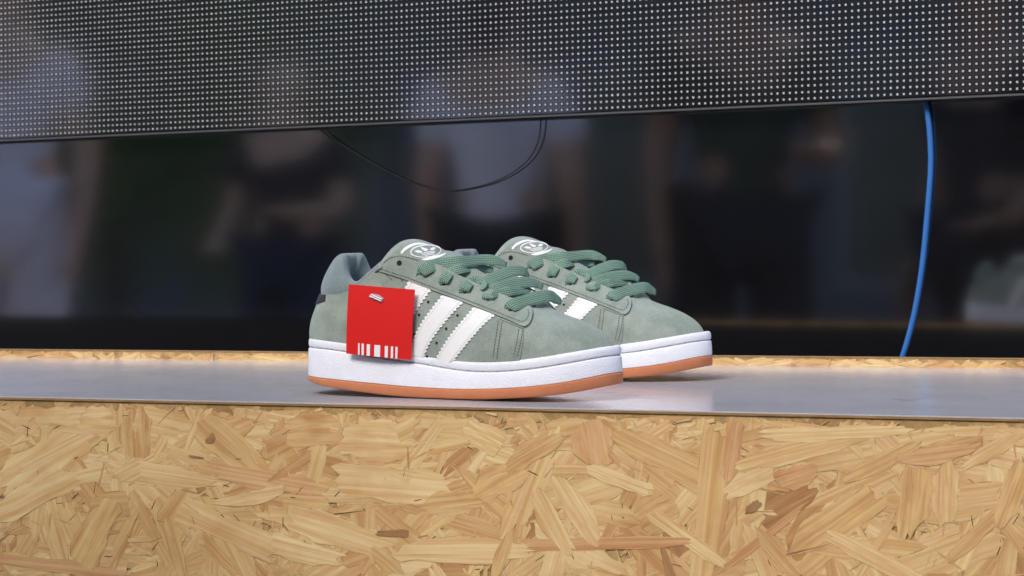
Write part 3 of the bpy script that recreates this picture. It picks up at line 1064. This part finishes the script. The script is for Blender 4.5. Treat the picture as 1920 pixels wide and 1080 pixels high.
# ---- padded collar lining
i_c = int(np.argmin(np.abs(TH[:, 0] - .0900)))
path = spline(TH[0:i_c:12].tolist() + [TH[i_c].tolist()], 48)
full = [p for p in path[::-1]] + [mir(p) for p in path[1:]]
full = np.array(full)
tg_ = np.gradient(full, axis=0); tg_[:, 2] = 0; tg_ /= np.linalg.norm(tg_, axis=1)[:, None]
nin = np.stack([-tg_[:, 1], tg_[:, 0]], -1)
if ((np.array([.07, 0]) - full[48 - 1][:2]) * nin[48 - 1]).sum() < 0: nin = -nin
rows = []
for p, n in zip(full, nin):
    heel = min(1.0, max(0.0, (.069 - p[0]) / .044)); heel = heel * heel * (3 - 2 * heel)
    top = .0050 + .0355 * heel
    thick = .0095 + .0095 * heel
    r_ = []
    sec = [(.0012, -.006), (0.0010 - .0036 * heel, .10 * top), (0.0010 - .0042 * heel, .40 * top), (.0018 - .002 * heel, .72 * top), (.0030, .93 * top), (thick * .5, top), (thick * .8, .93 * top), (thick, .70 * top), (thick + .0010, .30 * top), (thick + .001, -.010), (thick - .001, -.024), (thick - .001, -.040)]
    for dn, dz in sec:
        lean = max(0.0, dz) * .36 * heel
        xx = p[0] + n[0] * dn + lean * (1 if abs(n[0]) > .0 else 0)
        r_.append((xx, p[1] + n[1] * dn, p[2] + dz))
    rows.append(r_)
lin = grid('collar_lining', rows, M['lining'], shoe)
sb = lin.modifiers.new('round', 'SUBSURF'); sb.levels = sb.render_levels = 2
v = [(p[0] + n[0] * .007, p[1] + n[1] * .007, .062) for p, n in zip(OUT, NIN) if p[0] < .2]
mesh('insole', v, [tuple(range(len(v)))], M['lining'], shoe)

# ---- tongue
spine = spline([(.2320, 0, .0850), (.215, 0, .0965), (.195, 0, .1080), (.172, 0, .1205), (.150, 0, .1325), (.133, 0, .1410), (.1185, 0, .1462), (.107, 0, .1470), (.098, 0, .1440), (.0935, 0, .1370)], 60)


def tongue_pt(i, q, grow=0.0, sink=0.0):
    s = i / 59.0
    p = spine[i]
    fl = min(1, max(0, (s - .83) / .10)); fl = fl * fl * (3 - 2 * fl)
    w = (.019 + .0075 * min(1, s / .5) + .0105 * fl) * (1 - .28 * max(0, (s - .86) / .14) ** 2) + grow
    drop = (.008 + .0185 * min(1, s / .7)) * abs(q) ** 2.1
    back = -.012 * abs(q) ** 2 * min(1, s / .6)
    lift = .0035 * (1 - q * q)
    return Vector((p[0] + back, q * w, p[2] - drop - sink))


qs = [k / 14.0 for k in range(-14, 15)]
rows = [[tongue_pt(i, q) for q in qs] for i in range(60)]
tongue = grid('tongue', rows, M['suede'], shoe)
so_ = tongue.modifiers.new('thick', 'SOLIDIFY'); so_.thickness = .002; so_.offset = -1
tv = [p for r_ in rows for p in r_]; tfc = []
for i in range(59):
    for k in range(28): tfc.append((i * 29 + k, i * 29 + k + 1, (i + 1) * 29 + k + 1, (i + 1) * 29 + k))
bv_to = BVHTree.FromPolygons(tv, tfc)
# soft padding under the tongue, puffing out beyond its far edge
rows = []
for i in range(8, 49):
    s = i / 59.0
    bump_ = math.exp(-((s - .60) / .17) ** 2)
    r_ = []
    for q in qs:
        if q <= 0:
            p = tongue_pt(i, q, -.002, .0030)
        else:
            p = tongue_pt(i, q * .7, 0, .0030)
            p = Vector((p.x, q * (.025 + .012 * bump_), spine[i][2] - .003 - .010 * q * q + .0125 * bump_ * q ** 2.5))
        r_.append(p)
    r_ += [Vector((p.x, p.y * .96, p.z - .011)) for p in r_[::-1]]
    rows.append(r_)
pad = grid('tongue_padding', rows, M['lining'], shoe, True, True)
sb = pad.modifiers.new('round', 'SUBSURF'); sb.levels = sb.render_levels = 1


def cast_to(u_, v_):
    d = lray(u_, v_)
    h, n, i, dist = bv_to.ray_cast(eye_l, d)
    if h is None:
        q = eye_l + d * ((-0.0 - eye_l.y) / d.y)
        h, n, i, dist = bv_to.find_nearest(q)
    if n.dot(eye_l - h) < 0: n = -n
    return h, n


def band(name, pts, wid, mat, parent, th=.0006, n=30):
    """raised print on the tongue: centre line and width in photo pixels"""
    P = spline(pts, n); W = np.interp(np.linspace(0, 1, n), np.linspace(0, 1, len(wid)), wid)
    T = np.gradient(P, axis=0); T /= np.linalg.norm(T, axis=1)[:, None]
    g = []
    for p, t, w in zip(P, T, W):
        nn_ = np.array([-t[1], t[0]])
        g.append([cast_to(*(p + nn_ * w * k)) for k in (-.5, -.17, .17, .5)])
    return plate(name, g, th, mat, parent, True, 0)


def blob(name, poly, mat, parent, th=.0008):
    c_ = np.mean(np.array(poly, float), 0)
    P = np.array(poly, float)
    g = [[cast_to(*(c_ + (p - c_) * k)) for k in (.02, .35, .7, 1.0)] for p in np.concatenate([P, P[:1]])]
    return plate(name, g, th, mat, parent, True, 0)


ell = [(798.5 + 28 * math.cos(t) - .6 * math.sin(t), 471.5 + 11.2 * math.sin(t) - 1.5 * math.cos(t)) for t in np.linspace(0, 2 * math.pi, 33)]
lpad = blob('logo_patch', ell[:-1], M['logo_pad'], tongue, .0003)
band('logo_ring', ell, [1.6, 1.2, 1.9, 1.6, 1.3], M['logo'], tongue, .0007, 60)
band('logo_arc', [(752.5, 475.5), (758, 469), (768, 462.5), (780, 458), (792, 457.5), (803, 459.5)], [4.5, 5.2, 5.0, 3.6, 2.4, 1.0], M['logo'], tongue)
band('logo_arc', [(791, 487), (803, 486), (816, 483), (828, 479.5), (836, 475)], [2.0, 5.2, 5.4, 4.6, 2.0], M['logo'], tongue)
blob('logo_leaf', [(776.5, 471.5), (784, 470), (793, 472), (791, 474.5), (785, 475)], M['logo'], tongue)
blob('logo_leaf', [(787.5, 463), (795, 465.5), (803.5, 468.5), (801, 471), (796.5, 471.8), (792, 468)], M['logo'], tongue)
blob('logo_leaf', [(806, 470), (808, 466.5), (812, 464.5), (817, 465.5), (816, 468), (811, 470)], M['logo'], tongue)
for a, b in (((789, 476.5), (816, 471.5)), ((792, 478.8), (816, 474)), ((797, 480.5), (815, 476.8))):
    band('logo_stripe', [a, ((a[0] + b[0]) / 2, (a[1] + b[1]) / 2 - .7), b], [1.1, 1.2, 1.1], M['logo'], tongue, .0007, 10)


# ---- laces
def lace(pts, w=.0088, th=.0010, n=46, twist=None):
    P = spline(pts, n)
    T = np.gradient(P, axis=0)
    v, f, uv = [], [], []
    prof = [(-.5, 0), (-.47, .42), (-.25, .5), (.25, .5), (.47, .42), (.5, 0), (.47, -.42), (.25, -.5), (-.25, -.5), (-.47, -.42)]
    s = 0.0
    for i in range(n):
        p = Vector(P[i]); t = Vector(T[i]).normalized()
        fr = min(1.0, max(0.0, (p.y + .032) / .064))
        nrm = Vector((0.22, -0.95 + .35 * fr ** 3, 0.22 + .35 * fr ** 3))
        nrm = (nrm - t * nrm.dot(t)).normalized()
        if twist: 
            nrm = Matrix.Rotation(R(np.interp(i / (n - 1), np.linspace(0, 1, len(twist)), twist)), 3, t) @ nrm
        sd = t.cross(nrm)
        if i: s += (Vector(P[i]) - Vector(P[i - 1])).length
        ww = w * min(1, .7 + .3 * i / 4.0) * (1 - .55 * max(0, (i - .84 * n) / (.16 * n)))
        for a, b in prof:
            v.append(p + sd * (a * ww) + nrm * (b * th)); uv.append((s * 1000, a * w * 1000))
    k = len(prof)
    for i in range(n - 1):
        for j in range(k): f.append((i * k + j, i * k + (j + 1) % k, (i + 1) * k + (j + 1) % k, (i + 1) * k + j))
    f.append(tuple(range(k))); f.append(tuple((n - 1) * k + j for j in range(k)))
    me = bpy.data.meshes.new('lace'); me.from_pydata([tuple(q) for q in v], [], f)
    bm = bmesh.new(); bm.from_mesh(me); bmesh.ops.recalc_face_normals(bm, faces=bm.faces); bm.to_mesh(me); bm.free()
    ul = me.uv_layers.new(name='UVMap')
    for lp in me.loops: ul.data[lp.index].uv = uv[lp.vertex_index]
    return link('lace', me, M['lace'], shoe, True)


def el(k, d=0.0, side=0):
    h, n, q, m_ = eyel[k]
    return (h + n * d) if side == 0 else (q + m_ * d)



up_v = [Vector(p) for r_ in rows_all for p in r_]
up_f = []
for i in range(len(rows_all)):
    for k in range(NTT):
        a, b = i * nn, ((i + 1) % len(rows_all)) * nn
        up_f.append((a + k, b + k, b + k + 1, a + k + 1))
bv_all = BVHTree.FromPolygons(up_v + tv, up_f + [tuple(q + len(up_v) for q in t) for t in tfc])


def L3(u_, v_, y, lift=.0052):
    d = lray(u_, v_)
    h, n, i, dist = bv_all.ray_cast(eye_l, d)
    p = lpt(u_, v_, y)
    if h is not None and (h - eye_l).length < (p - eye_l).length + .012:
        n = n if n.dot(eye_l - h) > 0 else -n
        t_ = (h - eye_l).length - lift / max(.45, -n.dot(d))
        p = eye_l + d * t_
    return list(p)


lace([el(1, -.002), el(1, .0045), L3(806, 500, -.024), L3(830, 495, -.012), L3(865, 491, .002), L3(905, 487, .014), L3(930, 489, .024), L3(950, 497, .031)], .0118)
lace([el(2, -.002), el(2, .0045), L3(838, 517, -.026), L3(850, 508, -.016), L3(868, 504, -.004), L3(895, 504, .010), L3(925, 506, .022)], .0102)
lace([el(3, -.002), el(3, .0045), L3(876, 534, -.029), L3(888, 527, -.023), L3(902, 532, -.018), L3(908, 541, -.012)], .0105)
lace([L3(905, 536, -.020), L3(920, 524, -.014), L3(940, 515, -.004), L3(962, 508, .008), L3(980, 509, .020), L3(992, 518, .029)], .0118)
lace([el(4, -.002), el(4, .005), L3(922, 546, -.024), L3(940, 537, -.012), L3(965, 531, .002), L3(990, 529, .016), L3(1006, 532, .026), L3(1018, 539, .031)], .0118)
lace([L3(925, 553, -.022), L3(942, 549, -.012), L3(960, 546, 0), L3(985, 545, .014), L3(1005, 549, .024)], .0090)
lace([el(5, -.002), el(5, .005), L3(970, 569, -.023), L3(990, 563, -.013), L3(1012, 557, -.001), L3(1030, 555, .010), L3(1042, 560, .019), L3(1052, 566, .025)], .0122)
# far ends tucked into the far eyelets
for k in (2, 3, 4, 5):
    q, m_ = eyel[k][2], eyel[k][3]
    lace([q - m_ * .002, q + m_ * .004, q + Vector((-.004, -.006, .008)), q + Vector((-.012, -.016, .010)), q + Vector((-.018, -.026, .006))], .0085, n=24)

tag(shoe, 'sage green suede sneaker with white stripes behind the red tag', 'sneaker', 'pair of sneakers')


def copy_tree(o, parent=None):
    c_ = o.copy(); COL.objects.link(c_); c_.parent = parent
    for ch in list(o.children): copy_tree(ch, c_)
    return c_


other = copy_tree(shoe)
other.location = SHOE_O + Vector((0.021, 0.250, 0)); other.rotation_euler = (0, 0, R(-5))
tag(other, 'sage green suede sneaker standing farther back, without a tag', 'sneaker', 'pair of sneakers')

# ------------------------------------------------------------------ red hang tag on the near sneaker
c4 = [lpt(648, 663, -.0455), lpt(770, 675, -.0445), lpt(777, 543, -.0425), lpt(653, 533, -.0430)]   # BL BR TR TL, shoe frame
hang = empty('hang_tag', shoe_mat @ ((c4[0] + c4[1]) / 2)); hang.rotation_euler = (0, 0, SHOE_A)
tag(hang, 'square red card tag with white bars hanging on the nearer sneaker', 'price tag')
c0 = (c4[0] + c4[1]) / 2


def tagp(a, b, lift=0.0):
    p = (c4[0] * (1 - a) + c4[1] * a) * (1 - b) + (c4[3] * (1 - a) + c4[2] * a) * b
    bow = -.0012 * math.sin(math.pi * b) + .0016 * (a - .5) ** 2 * 4
    return p - c0 + Vector((0, bow - lift, 0))


g = [[(tagp(i / 12, j / 12), Vector((0, -1, 0))) for j in range(13)] for i in range(13)]
v, f = [], []
for lay in (0.0, .0005):
    for i in range(13):
        for j in range(13): v.append(tagp(i / 12, j / 12, lay))
for i in range(12):
    for j in range(12):
        a = i * 13 + j
        f += [(a, a + 1, a + 14, a + 13), (169 + a, 169 + a + 13, 169 + a + 14, 169 + a + 1)]
brd = [j for j in range(13)] + [i * 13 + 12 for i in range(1, 13)] + [12 * 13 + j for j in range(11, -1, -1)] + [i * 13 for i in range(11, 0, -1)]
for k in range(len(brd)):
    a, b = brd[k], brd[(k + 1) % len(brd)]
    f.append((a, b, 169 + b, 169 + a))
card = mesh('card', v, f, M['tag_red'], hang)
for a0, a1 in ((.192, .216), (.248, .283), (.329, .380), (.446, .537), (.607, .654), (.698, .731), (.766, .797)):
    v = [tagp(a, b, .00062) for b in (.001, .06, .12, .168) for a in (a0, a1)]
    mesh('printed_bar', v, [(0, 1, 3, 2), (2, 3, 5, 4), (4, 5, 7, 6)], M['tag_white'], card)
# clear plastic fastener pushed through the card
fs = [(.33, .842), (.53, .779), (.56, .841), (.475, .889), (.367, .896)]
v = [tagp(a, b, .0006) for a, b in fs] + [tagp(a, b, .0022) for a, b in [(.345, .846), (.525, .789), (.55, .838), (.472, .880), (.375, .887)]]
f = [tuple(range(5)), tuple(range(9, 4, -1))] + [(k, (k + 1) % 5, 5 + (k + 1) % 5, 5 + k) for k in range(5)]
fst = mesh('plastic_fastener', v, f, M['clear'], hang)
for (a, b), (a2, b2) in (((.35, .858), (.53, .803)), ((.37, .882), (.545, .828))):
    d = (tagp(a2, b2) - tagp(a, b)); n_ = Vector((0, 0, .0006))
    v = [tagp(a, b, .0023) - n_, tagp(a2, b2, .0023) - n_, tagp(a2, b2, .0023) + n_, tagp(a, b, .0023) + n_, tagp(a, b, .0031), tagp(a2, b2, .0031)]
    mesh('rib', v, [(0, 1, 5, 4), (4, 5, 2, 3)], M['tag_white'], fst, False, False)
tube('thread', [tagp(.49, .86, .001), tagp(.49, .86, -.003), tagp(.5, .92, -.006), tagp(.49, .95, -.010)], .0004, M['clear'], hang, 6, 20)
#--STREET--
# ------------------------------------------------------------------ the street mirrored in the added black panel: people, a tree, the wall opposite
def cloth(name, col, scale=9):
    m = Mat(name, col, 0.9, 0.1)
    v = m.coord(); a = m.noise(v, scale, 4, 0.6, 0.4)
    m.col(m.mix(m.ramp(a, [(0.3, (0, 0, 0)), (0.7, (1, 1, 1))]), tuple(x * 0.8 for x in col), col))
    m.bump(a, 0.6, 0.03)
    return m.m


HAIR = Mat('dark_hair', (0.02, 0.016, 0.014), 0.7).m
HAT = cloth('straw_hat_weave', (0.62, 0.50, 0.40))
SKIN1 = Mat('skin_warm', (0.50, 0.31, 0.23), 0.55).m
SKIN2 = Mat('skin_tan', (0.26, 0.14, 0.09), 0.55).m
EYE_M = Mat('eye_dark', (0.02, 0.02, 0.02), 0.2).m
LAV = cloth('lavender_cloth', (0.76, 0.74, 0.86)); LAVG = cloth('lavender_grey_cloth', (0.76, 0.75, 0.84))
DARK = cloth('charcoal_cloth', (0.035, 0.036, 0.045)); NAVY = cloth('navy_cloth', (0.03, 0.04, 0.07)); OLIVE = cloth('dark_olive_cloth', (0.05, 0.065, 0.05)); PALE = cloth('pale_cloth', (0.45, 0.42, 0.40))
SOLE = Mat('shoe_black', (0.02, 0.02, 0.02), 0.6).m


def skin_mesh(name, nodes, edges, root, mat, parent, sub=2):
    me = bpy.data.meshes.new(name)
    bm = bmesh.new()
    ids = {}
    lay = bm.verts.layers.skin.verify()
    for k, (co, r_) in nodes.items():
        vv = bm.verts.new(co); ids[k] = vv
        vv[lay].radius = (r_, r_) if not isinstance(r_, tuple) else r_
        vv[lay].use_root = (k == root)
    for a, b in edges: bm.edges.new((ids[a], ids[b]))
    bm.to_mesh(me); bm.free()
    o = link(name, me, mat, parent)
    sk = o.modifiers.new('skin', 'SKIN'); sk.use_smooth_shade = True; sk.branch_smoothing = 0.6
    ss = o.modifiers.new('round', 'SUBSURF'); ss.levels = 1; ss.render_levels = sub
    return o


def person(loc, face, skin, shirt, trousers, label, hair=HAIR, hair_len=0.06, shorts=False, long_shirt=False, arms=('down', 'down'), stride=0.06, scale=1.0):
    """stands at loc on the paving, looking along the horizontal angle `face`"""
    root = empty('person', loc, face + math.pi / 2)
    root.scale = (scale,) * 3
    tag(root, label, 'person', 'people mirrored in the black glass')
    N = {'pel': ((0, 0, .95), .135), 'sp': ((0, 0, 1.12), .120), 'ch': ((0, 0, 1.30), .140), 'ne': ((0, .005, 1.455), .055), 'he': ((0, -.01, 1.56), .075), 'cr': ((0, 0, 1.66), .088), 'no': ((0, -.105, 1.575), .012)}
    E_ = [('pel', 'sp'), ('sp', 'ch'), ('ch', 'ne'), ('ne', 'he'), ('he', 'cr'), ('he', 'no')]
    SH, SE_, TR, TE = dict((k, (N[k][0], N[k][1] + .022)) for k in ('pel', 'sp', 'ch')), [('pel', 'sp'), ('sp', 'ch')], {'pel': (N['pel'][0], .150)}, []
    if long_shirt: SH['pel'] = ((0, 0, .95), .175); SH['hem'] = ((0, 0, .66), .20); SE_.append(('hem', 'pel'))
    for s, side, arm in ((-1, 'r', arms[0]), (1, 'l', arms[1])):
        N['sh' + side] = ((s * .175, 0, 1.385), .062)
        if arm == 'down': el_, wr, pa = (s * .225, .02, 1.10), (s * .225, -.06, .86), (s * .225, -.085, .79)
        elif arm == 'front': el_, wr, pa = (s * .235, -.02, 1.11), (s * .13, -.26, 1.08), (s * .10, -.33, 1.08)
        else: el_, wr, pa = (s * .24, .06, 1.12), (s * .25, -.12, .97), (s * .23, -.19, .95)
        N['el' + side] = (el_, .044); N['wr' + side] = (wr, .030); N['pa' + side] = (pa, .034)
        E_ += [('ch', 'sh' + side), ('sh' + side, 'el' + side), ('el' + side, 'wr' + side), ('wr' + side, 'pa' + side)]
        d = (Vector(pa) - Vector(wr)).normalized()
        ax = Vector((0, 1, 0)) if abs(d.y) < .7 else Vector((1, 0, 0))
        ax = (ax - d * ax.dot(d)).normalized()
        for q, (o_, ln) in enumerate(((-.030, .062), (-.010, .078), (.010, .084), (.030, .074))):
            b0 = Vector(pa) + ax * o_ + d * .02; b1 = b0 + d * ln * .55; b2 = b0 + d * ln + d.cross(ax) * .014
            for nm, p_, r_ in (('a', b0, .0105), ('b', b1, .0095), ('c', b2, .0075)): N['f%s%d%s' % (side, q, nm)] = (tuple(p_), r_)
            E_ += [('pa' + side, 'f%s%da' % (side, q)), ('f%s%da' % (side, q), 'f%s%db' % (side, q)), ('f%s%db' % (side, q), 'f%s%dc' % (side, q))]
        t0 = Vector(wr) + d * .025 - ax * .030; t1 = t0 - ax * .030 + d * .03
        N['t%sa' % side] = (tuple(t0), .011); N['t%sb' % side] = (tuple(t1), .009)
        E_ += [('pa' + side, 't%sa' % side), ('t%sa' % side, 't%sb' % side)]
        st = s * stride
        hip, kn, an, to = (s * .095, 0, .90), (s * .105, -.02 + st, .50), (s * .105, .03 + st, .09), (s * .125, -.13 + st, .035)
        for nm, p_, r_ in (('hi', hip, .088), ('kn', kn, .058), ('an', an, .040), ('to', to, .034)): N[nm + side] = (p_, r_)
        E_ += [('pel', 'hi' + side), ('hi' + side, 'kn' + side), ('kn' + side, 'an' + side), ('an' + side, 'to' + side)]
        mid = tuple((a + b) / 2 for a, b in zip(N['sh' + side][0], el_))
        SH['sh' + side] = (N['sh' + side][0], .080); SH['mi' + side] = (tuple(a * .3 + b * .7 for a, b in zip(N['sh' + side][0], el_)), .068)
        SE_ += [('ch', 'sh' + side), ('sh' + side, 'mi' + side)]
        TR['hi' + side] = (hip, .108); TE.append(('pel', 'hi' + side))
        TR['kn' + side] = (kn, .085 if not shorts else .10); TE.append(('hi' + side, 'kn' + side))
        if not shorts: TR['an' + side] = (tuple(a + b for a, b in zip(an, (0, 0, .03))), .068); TE.append(('kn' + side, 'an' + side))
        skin_mesh('shoe', {'h': ((an[0], an[1] + .02, .05), .046), 't': ((to[0], to[1] - .03, .04), .040)}, [('h', 't')], 'h', SOLE, root)
        ev = [(s * .032, -.088, 1.60)]
        skin_mesh('eye', {'a': ((s * .032, -.078, 1.605), .012), 'b': ((s * .032, -.084, 1.605), .010)}, [('a', 'b')], 'a', EYE_M, root, 1)
        N['er' + side] = ((s * .083, .01, 1.585), .014); E_.append(('he', 'er' + side))
    skin_mesh('body', N, E_, 'pel', skin, root)
    skin_mesh('shirt', SH, SE_, 'sp', shirt, root)
    skin_mesh('trousers', TR, TE, 'pel', trousers, root)
    skin_mesh('hair', {'a': ((0, .02, 1.675), .095), 'b': ((0, .055, 1.60), .080), 'c': ((0, .065, 1.60 - hair_len), .060)}, [('a', 'b'), ('b', 'c')], 'a', hair, root)
    return root


GZ = FLOOR + 0.002
person((-4.12, -0.62, GZ), R(60), SKIN1, LAV, LAV, 'passer-by in loose lavender clothes reflected at the far left of the glass', long_shirt=True, arms=('down', 'bag'), scale=1.14)
person((-3.95, -1.9, GZ), R(70), SKIN1, DARK, NAVY, 'passer-by in dark clothes with a straw coloured hat reflected beside the green tree', hair=HAT, arms=('front', 'bag'))
person((-2.18, -0.80, GZ), R(-110), SKIN1, LAVG, DARK, 'person in a lavender grey top reflected above the two sneakers', shorts=True, arms=('down', 'down'), hair_len=0.14)
person((-1.30, -0.70, GZ), R(50), SKIN2, OLIVE, DARK, 'person in dark olive clothes with a bare arm reflected left of the blue cable', arms=('front', 'down'), scale=1.04)
person((-0.72, -1.05, GZ), R(120), SKIN2, DARK, DARK, 'person all in black reflected at the far right of the glass', arms=('bag', 'down'), shorts=False)

# tree with low crown
tree = empty('street_tree', (-6.6, -3.6, FLOOR))
tag(tree, 'small leafy green tree reflected in the left of the glass', 'tree')
BARK = Mat('bark', (0.07, 0.05, 0.035), 0.9).m
skin_mesh('trunk', {'a': ((0, 0, 0), .11), 'b': ((.03, .02, 1.0), .085), 'c': ((-.02, 0, 2.0), .06), 'd': ((.5, .1, 2.6), .03), 'e': ((-.5, -.1, 2.5), .03), 'f': ((0, .4, 2.8), .03)}, [('a', 'b'), ('b', 'c'), ('c', 'd'), ('c', 'e'), ('c', 'f')], 'a', BARK, tree)


def mk_leaf():
    m = Mat('green_leaves', (0.08, 0.13, 0.04), 0.6, 0.3)
    a = m.noise(m.coord(), 4, 3)
    m.col(m.ramp(a, [(0.3, (0.11, 0.165, 0.06)), (0.7, (0.18, 0.26, 0.10))]))
    return m.m


v, f = [], []
rl = random.Random(5)
cl = [(rl.gauss(0, .55), rl.gauss(0, .5), rl.uniform(1.0, 3.2)) for _ in range(46)]
for _ in range(9000):
    c_ = rl.choice(cl)
    p = Vector((c_[0] + rl.gauss(0, .17), c_[1] + rl.gauss(0, .17), c_[2] + rl.gauss(0, .15)))
    a = Vector((rl.gauss(0, 1), rl.gauss(0, 1), rl.gauss(0, .6))).normalized(); b = a.orthogonal().normalized()
    s_ = rl.uniform(.03, .06); k = len(v)
    v += [p - a * s_, p + b * s_ * .45, p + a * s_, p - b * s_ * .45]; f.append((k, k + 1, k + 2, k + 3))
mesh('crown', v, f, mk_leaf(), tree, False, False)

# wall of the building across the street
wall = empty('building', (0, -11, FLOOR)); tag(wall, 'dark grey building across the street, seen only as a dim reflection', 'building')
WALLM = cloth('dark_render', (0.12, 0.12, 0.135), 2)
box('wall', -26, 14, -0.4, 0.0, 0, 9, WALLM, wall)
WG = Mat('window_glass', (0.02, 0.025, 0.03), 0.1).m; WF = Mat('window_frame', (0.25, 0.25, 0.26), 0.5).m
for k in range(12):
    for zz in (1.0, 4.3):
        x = -25 + k * 3.2
        fr = box('window', x, x + 1.7, 0.002, 0.06, zz, zz + 1.9, WF, wall)
        box('pane', x + .08, x + 1.62, 0.061, 0.07, zz + .08, zz + 1.82, WG, fr)
